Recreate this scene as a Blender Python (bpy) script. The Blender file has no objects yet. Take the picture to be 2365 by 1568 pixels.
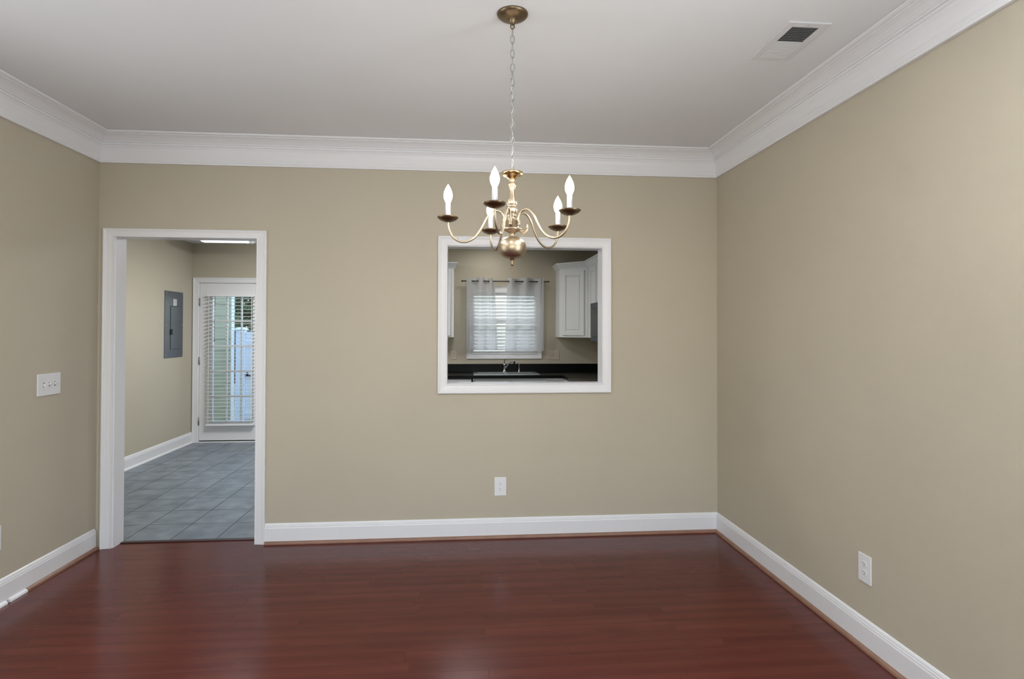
import bpy, bmesh, math, random
from mathutils import Vector, Matrix
random.seed(7)
S = bpy.context.scene
COL = S.collection
PI = math.pi
R = math.radians

# ------------------------------------------------------------------ camera
W_PX, H_PX = 2365, 1568
F_PX, SY_PX = 1345.28, -38.81
YAW, PITCH, ROLL = 0.0853, 0.0121, 0.0023
cam_d = bpy.data.cameras.new('camera')
cam_d.sensor_fit = 'HORIZONTAL'
cam_d.sensor_width = 36.0
cam_d.lens = 36.0 * F_PX / W_PX
cam_d.shift_y = SY_PX / W_PX
cam_d.clip_start = 0.05
cam = bpy.data.objects.new('camera', cam_d)
COL.objects.link(cam)
_d = Vector((math.sin(YAW)*math.cos(PITCH), math.cos(YAW)*math.cos(PITCH), math.sin(PITCH)))
_r = Vector((math.cos(YAW), -math.sin(YAW), 0))
_u = _r.cross(_d)
_r2 = _r*math.cos(ROLL) + _u*math.sin(ROLL)
_u2 = -_r*math.sin(ROLL) + _u*math.cos(ROLL)
M = Matrix((( _r2.x, _u2.x, -_d.x, -0.0077),
            ( _r2.y, _u2.y, -_d.y, -4.0882),
            ( _r2.z, _u2.z, -_d.z, 1.4518),
            (0, 0, 0, 1)))
cam.matrix_world = M
S.camera = cam

# ------------------------------------------------------------------ exposure
S.view_settings.view_transform = 'Standard'
S.view_settings.look = 'None'
S.view_settings.gamma = 1.0
S.view_settings.use_curve_mapping = False
S.view_settings.exposure = 0.10

# ------------------------------------------------------------------ world
SKY_STRENGTH = 0.60
world = bpy.data.worlds.new('world')
S.world = world
world.use_nodes = True
wn = world.node_tree
wn.nodes.clear()
sky = wn.nodes.new('ShaderNodeTexSky')
sky.sky_type = 'NISHITA'
sky.sun_disc = False
sky.sun_elevation = R(48)
sky.sun_rotation = R(200)
sky.air_density = 1.0
sky.dust_density = 1.5
bg = wn.nodes.new('ShaderNodeBackground')
bg.inputs['Strength'].default_value = SKY_STRENGTH
wo = wn.nodes.new('ShaderNodeOutputWorld')
wn.links.new(sky.outputs[0], bg.inputs[0])
wn.links.new(bg.outputs[0], wo.inputs[0])

# ------------------------------------------------------------------ lights
def area(name, loc, target, sx, sy, energy, col=(1, 1, 1), spread=180):
    l = bpy.data.lights.new(name, 'AREA')
    l.shape = 'RECTANGLE'; l.size = sx; l.size_y = sy
    l.energy = energy; l.color = col; l.spread = R(spread)
    o = bpy.data.objects.new(name, l)
    COL.objects.link(o)
    o.location = loc
    o.rotation_euler = (Vector(target)-Vector(loc)).to_track_quat('-Z', 'Y').to_euler()
    return o
# daylight coming in through the big windows in the wall behind the camera
area('daylight_rear_left', (-1.2, -6.40, 1.50), (-0.9, 0, 1.35), 1.7, 1.9, 1.5, (.84, .93, 1.0))
area('daylight_rear_right', (0.9, -6.40, 1.50), (0.9, 0, 1.35), 1.3, 1.9, 1, (.84, .93, 1.0))
# added fill lamps out of view, no windows here; they brighten the side walls
area('side_fill_left', (-2.37, -2.35, 1.45), (1.8, -2.1, 1.35), 1.5, 1.6, 20, (.88, .94, 1.0))
area('side_fill_right', (1.79, -3.15, 1.45), (-2.4, -2.2, 1.35), 1.4, 1.6, 47, (.88, .94, 1.0))
# added fill lamp behind the camera, aimed up to brighten the ceiling
area('bounce_fill', (0.0, -4.8, 1.7), (-0.1, -4.3, 2.75), 0.9, 0.9, 39, (.85, .935, 1.0))
# ceiling lamps of the kitchen (above the sink, in the middle of the room)
area('sink_downlight', (0.34, 3.22, 2.54), (0.34, 3.4, 0), 0.14, 0.14, 2.9, (1, .96, .90))
area('kitchen_ceiling_lamp', (0.0, 1.7, 2.52), (0.0, 1.7, 0), 0.4, 0.4, 15, (.96, .97, 1))
area('kitchen_wall_wash', (-1.75, 2.2, 2.50), (-1.9, 2.4, 0), 0.9, 0.3, 46, (.97, .98, 1))  # added wash lamp without a fixture, brightens the far kitchen wall

# added lamps outdoors, out of view, brightening door blinds and kitchen window
area('patio_fill', (-2.7, 5.3, 3.3), (-2.95, 3.7, 1.0), 1.8, 1.2, 11, (.93, .97, 1.0))
area('garden_fill', (.55, 5.2, 3.1), (.55, 3.7, 1.5), 2.0, 1.2, 90, (.97, .99, 1.0))
# added fill lamps under the ceiling, outside the view, evening out the walls
area('ceiling_fill_left', (-1.4, -2.9, 2.742), (-1.4, -2.9, 0), .2, .2, 18, (.92, .97, 1.0))
area('ceiling_fill_right', (1.0, -2.9, 2.742), (1.0, -2.9, 0), .2, .2, 12, (.92, .97, 1.0))

# ------------------------------------------------------------------ materials
MATS = {}
def mat(name, col, rough=.5, metal=0., spec=.5, noise=0., nscale=8., bump=0., bscale=60., coat=0.):
    m = bpy.data.materials.new(name)
    m.use_nodes = True
    nt = m.node_tree
    b = nt.nodes['Principled BSDF']
    b.inputs['Base Color'].default_value = (*col, 1)
    b.inputs['Roughness'].default_value = rough
    b.inputs['Metallic'].default_value = metal
    b.inputs['Specular IOR Level'].default_value = spec
    b.inputs['Coat Weight'].default_value = coat
    tc = nt.nodes.new('ShaderNodeTexCoord')
    if noise > 0:
        n = nt.nodes.new('ShaderNodeTexNoise')
        n.inputs['Scale'].default_value = nscale
        n.inputs['Detail'].default_value = 5
        r = nt.nodes.new('ShaderNodeValToRGB')
        r.color_ramp.elements[0].color = (*[c*(1-noise) for c in col], 1)
        r.color_ramp.elements[1].color = (*[min(1, c*(1+noise)) for c in col], 1)
        r.color_ramp.elements[0].position = .3
        r.color_ramp.elements[1].position = .7
        nt.links.new(tc.outputs['Object'], n.inputs['Vector'])
        nt.links.new(n.outputs['Fac'], r.inputs[0])
        nt.links.new(r.outputs[0], b.inputs['Base Color'])
    if bump > 0:
        n2 = nt.nodes.new('ShaderNodeTexNoise')
        n2.inputs['Scale'].default_value = bscale
        n2.inputs['Detail'].default_value = 3
        bp = nt.nodes.new('ShaderNodeBump')
        bp.inputs['Strength'].default_value = bump
        bp.inputs['Distance'].default_value = .002
        nt.links.new(tc.outputs['Object'], n2.inputs['Vector'])
        nt.links.new(n2.outputs['Fac'], bp.inputs['Height'])
        nt.links.new(bp.outputs[0], b.inputs['Normal'])
    MATS[name] = m
    return m

WALL = mat('wall_paint', (.505, .459, .358), .62, spec=.3, noise=.02, nscale=1.3, bump=.25, bscale=180)
CEIL = mat('ceiling_paint', (.785, .795, .81), .75, spec=.2, noise=.015, nscale=2, bump=.2, bscale=140)
TRIM = mat('trim_paint', (.80, .80, .81), .35, spec=.4)
CAB = mat('cabinet_paint', (.74, .74, .725), .35, spec=.4)
PLATE = mat('plate_plastic', (.80, .80, .81), .3)
PLATE_B = mat('beige_plastic', (.57, .50, .39), .35)
SLOT = mat('slot_dark', (.10, .10, .10), .6)
BRASS = mat('antique_brass', (.44, .355, .25), .40, metal=1., noise=.10, nscale=30, bump=.15, bscale=200)
BRASS_D = mat('aged_bronze', (.22, .165, .10), .36, metal=1., noise=.25, nscale=14)
BRASS_P = mat('polished_brass', (.80, .60, .30), .22, metal=1.)
CHAINM = mat('chain_nickel', (.42, .42, .40), .35, metal=1.)
CORD = mat('clear_cord', (.55, .55, .53), .3)
CANDLE = mat('candle_plastic', (.30, .297, .32), .4)
PANELM = mat('panel_grey', (.060, .071, .085), .33, metal=.0, spec=.6, bump=.1, bscale=300)
PANEL_DK = mat('panel_black', (.006, .006, .007), .5, spec=.2)
STICK = mat('sticker_paper', (.62, .62, .62), .6)
INK = mat('sticker_ink', (.36, .36, .38), .6)
SCREW = mat('screw_steel', (.75, .75, .77), .3, metal=1.)
STEEL = mat('brushed_steel', (.60, .61, .61), .28, metal=1.)
CHROME = mat('chrome', (.62, .63, .66), .12, metal=1.)
BLACKM = mat('black_metal', (.012, .012, .012), .4, spec=.4)
COUNTER = mat('black_laminate', (.0025, .0035, .003), .32, spec=.15, noise=.8, nscale=90)
SHOE = mat('shoe_stain', (.27, .145, .095), .4, noise=.12, nscale=12)
THRESH = mat('threshold_wood', (.035, .012, .012), .4)
BLIND = mat('blind_vinyl', (.86, .87, .87), .35)
BRONZEG = mat('hinge_nickel', (.35, .34, .33), .4, metal=1.)
VINYL = mat('fence_vinyl', (.66, .78, .93), .5)  # white vinyl; the blue of the skylight is put into its colour
POSTV = mat('corner_vinyl', (.74, .84, .90), .5)
BARK = mat('bark', (.10, .075, .05), .9, noise=.3, nscale=10)
LEAF = mat('leaf_green', (.035, .075, .03), .55, noise=.5, nscale=3)
GROUND = mat('patio_ground', (.20, .21, .17), .9, noise=.2, nscale=3)
MW_DK = mat('dark_stainless', (.035, .042, .052), .4, metal=.2, spec=.3)
MW_GL = mat('oven_glass', (.006, .007, .006), .18, spec=.25)
MW_WIN = mat('oven_window', (.020, .026, .021), .25, spec=.25)
STEEL_D = mat('bowl_steel', (.30, .31, .31), .32, metal=1.)
VENTF = mat('vent_paint', (.72, .725, .74), .5)
VENTD = mat('vent_grey', (.14, .14, .14), .6)
VENTL = mat('vent_slat', (.30, .30, .30), .5)

# oak planks
def wood_floor():
    m = bpy.data.materials.new('hardwood'); m.use_nodes = True
    nt = m.node_tree; b = nt.nodes['Principled BSDF']; L = nt.links.new
    tc = nt.nodes.new('ShaderNodeTexCoord')
    mp = nt.nodes.new('ShaderNodeMapping')
    mp.inputs['Location'].default_value = (20.13, 0.085*200+0.052, 0)
    br = nt.nodes.new('ShaderNodeTexBrick')
    br.offset = .37; br.offset_frequency = 2; br.squash = .8; br.squash_frequency = 3
    br.inputs['Scale'].default_value = 1
    br.inputs['Brick Width'].default_value = .92
    br.inputs['Row Height'].default_value = .085
    br.inputs['Mortar Size'].default_value = .0011
    br.inputs['Mortar Smooth'].default_value = .3
    br.inputs['Color1'].default_value = (0, 0, 0, 1)
    br.inputs['Color2'].default_value = (1, 1, 1, 1)
    br.inputs['Mortar'].default_value = (.5, .5, .5, 1)
    L(tc.outputs['Object'], mp.inputs[0]); L(mp.outputs[0], br.inputs['Vector'])
    # grain, stretched along x, shifted per plank
    mg = nt.nodes.new('ShaderNodeMapping'); mg.inputs['Scale'].default_value = (1.2, 8, 1)
    ad = nt.nodes.new('ShaderNodeVectorMath'); ad.operation = 'MULTIPLY_ADD'
    ad.inputs[1].default_value = (7, 7, 7)
    L(br.outputs['Color'], ad.inputs[0]); L(tc.outputs['Object'], ad.inputs[2])
    L(ad.outputs[0], mg.inputs[0])
    n1 = nt.nodes.new('ShaderNodeTexNoise'); n1.inputs['Scale'].default_value = 1.0
    n1.inputs['Detail'].default_value = 8; n1.inputs['Roughness'].default_value = .6; n1.inputs['Distortion'].default_value = 1.2
    L(mg.outputs[0], n1.inputs['Vector'])
    wv = nt.nodes.new('ShaderNodeTexWave'); wv.wave_type = 'BANDS'; wv.bands_direction = 'Y'
    wv.inputs['Scale'].default_value = .35; wv.inputs['Distortion'].default_value = 9; wv.inputs['Detail'].default_value = 4
    wv.inputs['Detail Scale'].default_value = .35
    L(mg.outputs[0], wv.inputs['Vector'])
    n2 = nt.nodes.new('ShaderNodeTexNoise'); n2.inputs['Scale'].default_value = 1.1; n2.inputs['Detail'].default_value = 2
    L(tc.outputs['Object'], n2.inputs['Vector'])
    def mth(op, a, c):
        q = nt.nodes.new('ShaderNodeMath'); q.operation = op
        for i, v in enumerate((a, c)):
            if isinstance(v, (int, float)): q.inputs[i].default_value = v
            else: L(v, q.inputs[i])
        return q.outputs[0]
    s = mth('ADD', mth('MULTIPLY', n1.outputs['Fac'], .62), mth('MULTIPLY', wv.outputs['Fac'], .16))
    s = mth('ADD', s, mth('MULTIPLY', br.outputs['Color'], .13))
    s = mth('ADD', s, mth('MULTIPLY', n2.outputs['Fac'], .18))
    cr = nt.nodes.new('ShaderNodeValToRGB'); e = cr.color_ramp.elements
    e[0].position = .30; e[0].color = (.076, .0120, .0088, 1)
    e[1].position = .78; e[1].color = (.124, .0265, .0185, 1)
    L(s, cr.inputs[0])
    mx = nt.nodes.new('ShaderNodeMix'); mx.data_type = 'RGBA'
    L(mth('MULTIPLY', br.outputs['Fac'], .4), mx.inputs['Factor'])
    L(cr.outputs[0], mx.inputs['A']); mx.inputs['B'].default_value = (.02, .006, .005, 1)
    L(mx.outputs['Result'], b.inputs['Base Color'])
    b.inputs['Roughness'].default_value = .21
    b.inputs['Specular IOR Level'].default_value = .25
    bp = nt.nodes.new('ShaderNodeBump'); bp.inputs['Strength'].default_value = .5; bp.inputs['Distance'].default_value = .0012
    hgt = mth('ADD', mth('MULTIPLY', br.outputs['Fac'], -1.0), mth('MULTIPLY', n1.outputs['Fac'], .04))
    # planks slightly cupped: wavy reflections
    n3 = nt.nodes.new('ShaderNodeTexNoise'); n3.inputs['Scale'].default_value = 5; n3.inputs['Detail'].default_value = 1
    L(tc.outputs['Object'], n3.inputs['Vector'])
    hgt = mth('ADD', hgt, mth('MULTIPLY', n3.outputs['Fac'], .5))
    L(hgt, bp.inputs['Height']); L(bp.outputs[0], b.inputs['Normal'])
    return m
WOOD = wood_floor()

def tile_floor():
    m = bpy.data.materials.new('slate_tile'); m.use_nodes = True
    nt = m.node_tree; b = nt.nodes['Principled BSDF']; L = nt.links.new
    tc = nt.nodes.new('ShaderNodeTexCoord')
    mp = nt.nodes.new('ShaderNodeMapping')
    mp.inputs['Location'].default_value = (1.70+.307*30, -.461+.335*30, 0)
    br = nt.nodes.new('ShaderNodeTexBrick'); br.offset = 0; br.squash = 1
    br.inputs['Scale'].default_value = 1
    br.inputs['Brick Width'].default_value = .307; br.inputs['Row Height'].default_value = .335
    br.inputs['Mortar Size'].default_value = .004; br.inputs['Mortar Smooth'].default_value = .2
    br.inputs['Color1'].default_value = (.155, .190, .225, 1)
    br.inputs['Color2'].default_value = (.195, .232, .268, 1)
    br.inputs['Mortar'].default_value = (.03, .036, .044, 1)
    L(tc.outputs['Object'], mp.inputs[0]); L(mp.outputs[0], br.inputs['Vector'])
    n = nt.nodes.new('ShaderNodeTexNoise'); n.inputs['Scale'].default_value = 7; n.inputs['Detail'].default_value = 7
    L(tc.outputs['Object'], n.inputs['Vector'])
    r = nt.nodes.new('ShaderNodeValToRGB')
    r.color_ramp.elements[0].position = .3; r.color_ramp.elements[0].color = (.72, .74, .76, 1)
    r.color_ramp.elements[1].position = .75; r.color_ramp.elements[1].color = (1.35, 1.32, 1.28, 1)
    L(n.outputs['Fac'], r.inputs[0])
    mx = nt.nodes.new('ShaderNodeMix'); mx.data_type = 'RGBA'; mx.blend_type = 'MULTIPLY'
    mx.inputs['Factor'].default_value = 1
    L(br.outputs['Color'], mx.inputs['A']); L(r.outputs[0], mx.inputs['B'])
    L(mx.outputs['Result'], b.inputs['Base Color'])
    b.inputs['Roughness'].default_value = .38
    b.inputs['Specular IOR Level'].default_value = .45
    bp = nt.nodes.new('ShaderNodeBump'); bp.inputs['Strength'].default_value = .6; bp.inputs['Distance'].default_value = .002
    q = nt.nodes.new('ShaderNodeMath'); q.operation = 'MULTIPLY_ADD'; q.inputs[1].default_value = -1.
    L(br.outputs['Fac'], q.inputs[0]); L(n.outputs['Fac'], q.inputs[2])
    L(q.outputs[0], bp.inputs['Height']); L(bp.outputs[0], b.inputs['Normal'])
    return m
TILE = tile_floor()

def siding():
    m = bpy.data.materials.new('green_siding'); m.use_nodes = True
    nt = m.node_tree; b = nt.nodes['Principled BSDF']; L = nt.links.new
    b.inputs['Roughness'].default_value = .7
    tc = nt.nodes.new('ShaderNodeTexCoord')
    n = nt.nodes.new('ShaderNodeTexNoise'); n.inputs['Scale'].default_value = 4
    L(tc.outputs['Object'], n.inputs['Vector'])
    r = nt.nodes.new('ShaderNodeValToRGB')
    r.color_ramp.elements[0].color = (.27, .285, .185, 1); r.color_ramp.elements[1].color = (.32, .335, .22, 1)
    L(n.outputs['Fac'], r.inputs[0]); L(r.outputs[0], b.inputs['Base Color'])
    return m
SIDING = siding()

def emis(name, col, strength):
    m = bpy.data.materials.new(name); m.use_nodes = True
    b = m.node_tree.nodes['Principled BSDF']
    b.inputs['Base Color'].default_value = (.9, .9, .9, 1)
    b.inputs['Emission Color'].default_value = (*col, 1)
    b.inputs['Emission Strength'].default_value = strength
    b.inputs['Roughness'].default_value = .3
    return m
LENS = emis('lamp_lens', (1, .985, .97), 1.15)

def bulb_mat():
    m = bpy.data.materials.new('glowing_bulb'); m.use_nodes = True
    nt = m.node_tree; b = nt.nodes['Principled BSDF']; L = nt.links.new
    b.inputs['Base Color'].default_value = (.95, .85, .65, 1)
    b.inputs['Roughness'].default_value = .08
    tc = nt.nodes.new('ShaderNodeTexCoord'); sp = nt.nodes.new('ShaderNodeSeparateXYZ')
    L(tc.outputs['Generated'], sp.inputs[0])
    r = nt.nodes.new('ShaderNodeValToRGB'); e = r.color_ramp.elements
    e[0].position = .0; e[0].color = (1, 1, 1, 1)
    e[1].position = 1.0; e[1].color = (.006, .006, .006, 1)
    q = e.new(.55); q.color = (1, 1, 1, 1)
    q = e.new(.80); q.color = (.02, .02, .02, 1)
    L(sp.outputs['Z'], r.inputs[0])
    mu = nt.nodes.new('ShaderNodeMath'); mu.operation = 'MULTIPLY'; mu.inputs[1].default_value = 140
    L(r.outputs[0], mu.inputs[0])
    r2 = nt.nodes.new('ShaderNodeValToRGB'); e = r2.color_ramp.elements
    e[0].position = .45; e[0].color = (1, .965, .915, 1)
    e[1].position = .95; e[1].color = (1, .80, .46, 1)
    L(sp.outputs['Z'], r2.inputs[0]); L(r2.outputs[0], b.inputs['Emission Color'])
    L(mu.outputs[0], b.inputs['Emission Strength'])
    return m
BULB = bulb_mat()

def sheer():
    m = bpy.data.materials.new('sheer_fabric'); m.use_nodes = True
    nt = m.node_tree; nt.nodes.clear(); L = nt.links.new
    out = nt.nodes.new('ShaderNodeOutputMaterial')
    d = nt.nodes.new('ShaderNodeBsdfDiffuse'); d.inputs[0].default_value = (.66, .66, .66, 1)
    t = nt.nodes.new('ShaderNodeBsdfTranslucent'); t.inputs[0].default_value = (.80, .80, .80, 1)
    tr = nt.nodes.new('ShaderNodeBsdfTransparent'); tr.inputs[0].default_value = (1, 1, 1, 1)
    tc = nt.nodes.new('ShaderNodeTexCoord')
    n = nt.nodes.new('ShaderNodeTexNoise'); n.inputs['Scale'].default_value = 260; n.inputs['Detail'].default_value = 1
    L(tc.outputs['Object'], n.inputs['Vector'])
    ma = nt.nodes.new('ShaderNodeMapRange'); ma.inputs['To Min'].default_value = .08; ma.inputs['To Max'].default_value = .20
    L(n.outputs['Fac'], ma.inputs['Value'])
    a = nt.nodes.new('ShaderNodeMixShader'); a.inputs[0].default_value = .45
    L(d.outputs[0], a.inputs[1]); L(t.outputs[0], a.inputs[2])
    c = nt.nodes.new('ShaderNodeMixShader')
    L(ma.outputs[0], c.inputs[0]); L(a.outputs[0], c.inputs[1]); L(tr.outputs[0], c.inputs[2])
    L(c.outputs[0], out.inputs[0])
    return m
SHEER = sheer()

def glass():
    m = bpy.data.materials.new('window_glass'); m.use_nodes = True
    nt = m.node_tree; nt.nodes.clear(); L = nt.links.new
    out = nt.nodes.new('ShaderNodeOutputMaterial')
    g = nt.nodes.new('ShaderNodeBsdfGlossy'); g.inputs['Roughness'].default_value = .02
    t = nt.nodes.new('ShaderNodeBsdfTransparent'); t.inputs[0].default_value = (.97, .985, .98, 1)
    f = nt.nodes.new('ShaderNodeFresnel'); f.inputs[0].default_value = 1.3
    a = nt.nodes.new('ShaderNodeMixShader')
    L(f.outputs[0], a.inputs[0]); L(t.outputs[0], a.inputs[1]); L(g.outputs[0], a.inputs[2])
    L(a.outputs[0], out.inputs[0])
    return m
GLASS = glass()
def slat_mat():
    m = bpy.data.materials.new('translucent_slat'); m.use_nodes = True
    nt = m.node_tree; nt.nodes.clear(); L = nt.links.new
    out = nt.nodes.new('ShaderNodeOutputMaterial')
    d = nt.nodes.new('ShaderNodeBsdfDiffuse'); d.inputs[0].default_value = (.90, .90, .89, 1)
    t = nt.nodes.new('ShaderNodeBsdfTranslucent'); t.inputs[0].default_value = (.92, .92, .90, 1)
    a = nt.nodes.new('ShaderNodeMixShader'); a.inputs[0].default_value = .42
    L(d.outputs[0], a.inputs[1]); L(t.outputs[0], a.inputs[2]); L(a.outputs[0], out.inputs[0])
    return m
SLAT = slat_mat()

# ------------------------------------------------------------------ mesh helpers
class MB:
    """collects vertices and faces; build() links them as ONE object"""
    def __init__(self): self.v = []; self.f = []; self.sm = []
    def add(self, vs, fs, smooth=False):
        o = len(self.v); self.v += [tuple(p) for p in vs]
        for q in fs: self.f.append(tuple(i+o for i in q)); self.sm.append(smooth)
        return self
    def box(self, x0, x1, y0, y1, z0, z1, bev=0.0):
        if x1 < x0: x0, x1 = x1, x0
        if y1 < y0: y0, y1 = y1, y0
        if z1 < z0: z0, z1 = z1, z0
        if bev > 0:
            bm = bmesh.new()
            bmesh.ops.create_cube(bm, size=1)
            for v in bm.verts:
                v.co = Vector(((x0+x1)/2+v.co.x*(x1-x0), (y0+y1)/2+v.co.y*(y1-y0), (z0+z1)/2+v.co.z*(z1-z0)))
            bmesh.ops.bevel(bm, geom=bm.edges[:], offset=bev, segments=2, affect='EDGES', profile=.5)
            bm.verts.index_update()
            self.add([v.co[:] for v in bm.verts], [[v.index for v in f.verts] for f in bm.faces])
            bm.free(); return self
        vs = [(x0,y0,z0),(x1,y0,z0),(x1,y1,z0),(x0,y1,z0),(x0,y0,z1),(x1,y0,z1),(x1,y1,z1),(x0,y1,z1)]
        return self.add(vs, [(0,3,2,1),(4,5,6,7),(0,1,5,4),(1,2,6,5),(2,3,7,6),(3,0,4,7)])
    def lathe(self, prof, c=(0,0,0), n=32, axis='Z', smooth=True):
        rings = []
        vs = []; fs = []
        for (r, h) in prof:
            r = max(r, 1e-5)
            for k in range(n):
                a = 2*PI*k/n
                p = (r*math.cos(a), r*math.sin(a), h)
                if axis == 'Y': p = (p[0], p[2], p[1])
                if axis == 'X': p = (p[2], p[0], p[1])
                vs.append((p[0]+c[0], p[1]+c[1], p[2]+c[2]))
        for i in range(len(prof)-1):
            for k in range(n):
                a, b_ = i*n+k, i*n+(k+1) % n
                fs.append((a, b_, b_+n, a+n))
        fs.append(tuple(range(n))[::-1]); fs.append(tuple(range((len(prof)-1)*n, len(prof)*n)))
        return self.add(vs, fs, smooth)
    def cyl(self, p0, p1, r, n=16, r1=None, smooth=True):
        return self.tube([p0, p1], r if r1 is None else [r, r1], n, smooth)
    def tube(self, pts, r, n=10, smooth=True, closed=False):
        pts = [Vector(p) for p in pts]; m = len(pts)
        rs = r if isinstance(r, (list, tuple)) else [r]*m
        vs = []; fs = []
        t0 = (pts[1]-pts[0]).normalized()
        up = Vector((0,0,1)) if abs(t0.z) < .9 else Vector((1,0,0))
        nrm = (up - t0*up.dot(t0)).normalized()
        for i in range(m):
            if closed: t = (pts[(i+1) % m]-pts[i-1]).normalized()
            elif i == 0: t = t0
            elif i == m-1: t = (pts[-1]-pts[-2]).normalized()
            else: t = (pts[i+1]-pts[i-1]).normalized()
            nrm = (nrm - t*nrm.dot(t)).normalized(); bn = t.cross(nrm)
            for k in range(n):
                a = 2*PI*k/n
                vs.append(pts[i] + (nrm*math.cos(a)+bn*math.sin(a))*rs[i])
        rr = m if closed else m-1
        for i in range(rr):
            for k in range(n):
                a = i*n+k; b_ = i*n+(k+1) % n
                c = ((i+1) % m)*n+(k+1) % n; d = ((i+1) % m)*n+k
                fs.append((a, b_, c, d))
        if not closed:
            fs.append(tuple(range(n))[::-1]); fs.append(tuple(range((m-1)*n, m*n)))
        return self.add(vs, fs, smooth)
    def prism(self, loop0, loop1):
        n = len(loop0); vs = list(loop0)+list(loop1)
        fs = [(k, (k+1) % n, (k+1) % n+n, k+n) for k in range(n)]
        fs.append(tuple(range(n))[::-1]); fs.append(tuple(range(n, 2*n)))
        return self.add(vs, fs)
    def xform(self, M_):
        self.v = [tuple(M_ @ Vector(p)) for p in self.v]; return self
    def build(self, name, m, parent=None, off=(0,0,0)):
        me = bpy.data.meshes.new(name)
        me.from_pydata([(p[0]-off[0], p[1]-off[1], p[2]-off[2]) for p in self.v], [], self.f)
        for p, s in zip(me.polygons, self.sm): p.use_smooth = s
        me.materials.append(m)
        bm = bmesh.new(); bm.from_mesh(me)
        bmesh.ops.recalc_face_normals(bm, faces=bm.faces); bm.to_mesh(me); bm.free()
        o = bpy.data.objects.new(name, me); COL.objects.link(o)
        if parent: o.parent = parent
        return o
def thing(name, label, cat, loc=(0,0,0), rz=0, group=None, kind=None):
    o = bpy.data.objects.new(name, None); COL.objects.link(o)
    o.empty_display_size = .05
    o.location = loc; o.rotation_euler = (0, 0, rz)
    o['label'] = label; o['category'] = cat
    if group: o['group'] = group
    if kind: o['kind'] = kind
    return o
def tag(o, label=None, cat=None, group=None, kind=None):
    for k, v in (('label', label), ('category', cat), ('group', group), ('kind', kind)):
        if v: o[k] = v
    return o
def sub(parent): return parent.location
def struct(name, mb, m, label, cat, parent=None):
    o = mb.build(name, m, parent)
    return tag(o, label, cat, kind='structure')
def smooth_path(pts, k=8):
    P = [Vector(p) for p in pts]; out = []
    Q = [P[0]*2-P[1]]+P+[P[-1]*2-P[-2]]
    for i in range(1, len(Q)-2):
        for j in range(k):
            t = j/k
            a, b_, c, d = Q[i-1], Q[i], Q[i+1], Q[i+2]
            out.append(.5*((2*b_)+(c-a)*t+(2*a-5*b_+4*c-d)*t*t+(3*b_-a-3*c+d)*t**3))
    out.append(P[-1]); return out

# ------------------------------------------------------------------ room constants
XL, XR = -2.418, 1.836
ZC = 2.748
YW = 0.12                # thickness of the wall between the rooms
KY = 3.698               # kitchen far wall
KXL, KXR = -3.453, 1.86
KZC = 2.551
YB = -6.5

def wall_holes(mb, xs, zs, holes, y0, y1, swap=False):
    for i in range(len(xs)-1):
        for j in range(len(zs)-1):
            cx_, cz_ = (xs[i]+xs[i+1])/2, (zs[j]+zs[j+1])/2
            if any(h[0] < cx_ < h[1] and h[2] < cz_ < h[3] for h in holes): continue
            mb.box(xs[i], xs[i+1], y0, y1, zs[j], zs[j+1])
    return mb

# floors
struct('floor', MB().box(XL-.1, XR+.1, YB-.1, .08, -.06, 0), WOOD, 'glossy red-brown hardwood plank floor of the dining room', 'floor')
struct('floor', MB().box(KXL-.1, KXR+.1, .10, KY+.15, -.06, .0), TILE, 'dark blue-grey slate tile floor seen through the doorway', 'floor')
struct('trim_1', MB().box(-2.306, -1.40, .074, .104, -.02, .007, .003), THRESH, 'dark wooden threshold strip between hardwood and tile in the doorway', 'threshold')
# ceilings
struct('ceiling', MB().box(XL-.1, XR+.1, YB-.1, YW, ZC, ZC+.1), CEIL, 'white painted ceiling of the dining room', 'ceiling')
struct('ceiling', MB().box(KXL-.1, KXR+.1, YW, KY+.15, KZC, KZC+.1), CEIL, 'lower white kitchen ceiling glimpsed through the doorway', 'ceiling')
# walls
DOOR = (-2.308, -1.403, -1, 2.068)
PASS = (-.110, .984, 1.074, 2.034)
struct('wall_back', wall_holes(MB(), [KXL-.1, DOOR[0]-.012, DOOR[1]+.012, PASS[0]-.012, PASS[1]+.012, XR+.1],
       [0, PASS[2]-.02, PASS[3]+.012, DOOR[3]+.012, ZC],
       [(DOOR[0]-.012, DOOR[1]+.012, -1, DOOR[3]+.012), (PASS[0]-.012, PASS[1]+.012, PASS[2]-.02, PASS[3]+.012)], 0, YW),
       WALL, 'tan painted dining room wall with doorway and pass-through opening', 'wall')
struct('wall_left', MB().box(XL-.1, XL, YB, 0, 0, ZC), WALL, 'tan painted wall on the left with the triple switch', 'wall')
struct('wall_right', MB().box(XR, XR+.1, YB, 0, 0, ZC), WALL, 'tan painted wall on the right with an outlet near its foot', 'wall')
struct('wall_rear', wall_holes(MB(), [XL-.1, -2.0, -.6, .1, 1.4, XR+.1], [0, .6, 2.4, ZC],
       [(-2.0, -.6, .6, 2.4), (.1, 1.4, .6, 2.4)], YB-.1, YB), WALL, 'tan painted wall with windows behind the viewer', 'wall')
DR = (-3.385, -2.545, -1, 2.052)     # outside door opening
WN = (.115, .995, 1.13, 1.975)       # kitchen window opening
struct('wall_kitchen', wall_holes(MB(), [KXL-.1, DR[0], DR[1], WN[0], WN[1], KXR+.1], [0, WN[2], WN[3], DR[3], KZC],
       [DR, WN], KY, KY+.15), WALL, 'tan kitchen wall at the far end with window and glazed door', 'wall')
struct('wall_kitchen_left', MB().box(KXL-.1, KXL, YW, KY, 0, KZC), WALL, 'tan kitchen side wall carrying the grey electrical panel', 'wall')
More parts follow.
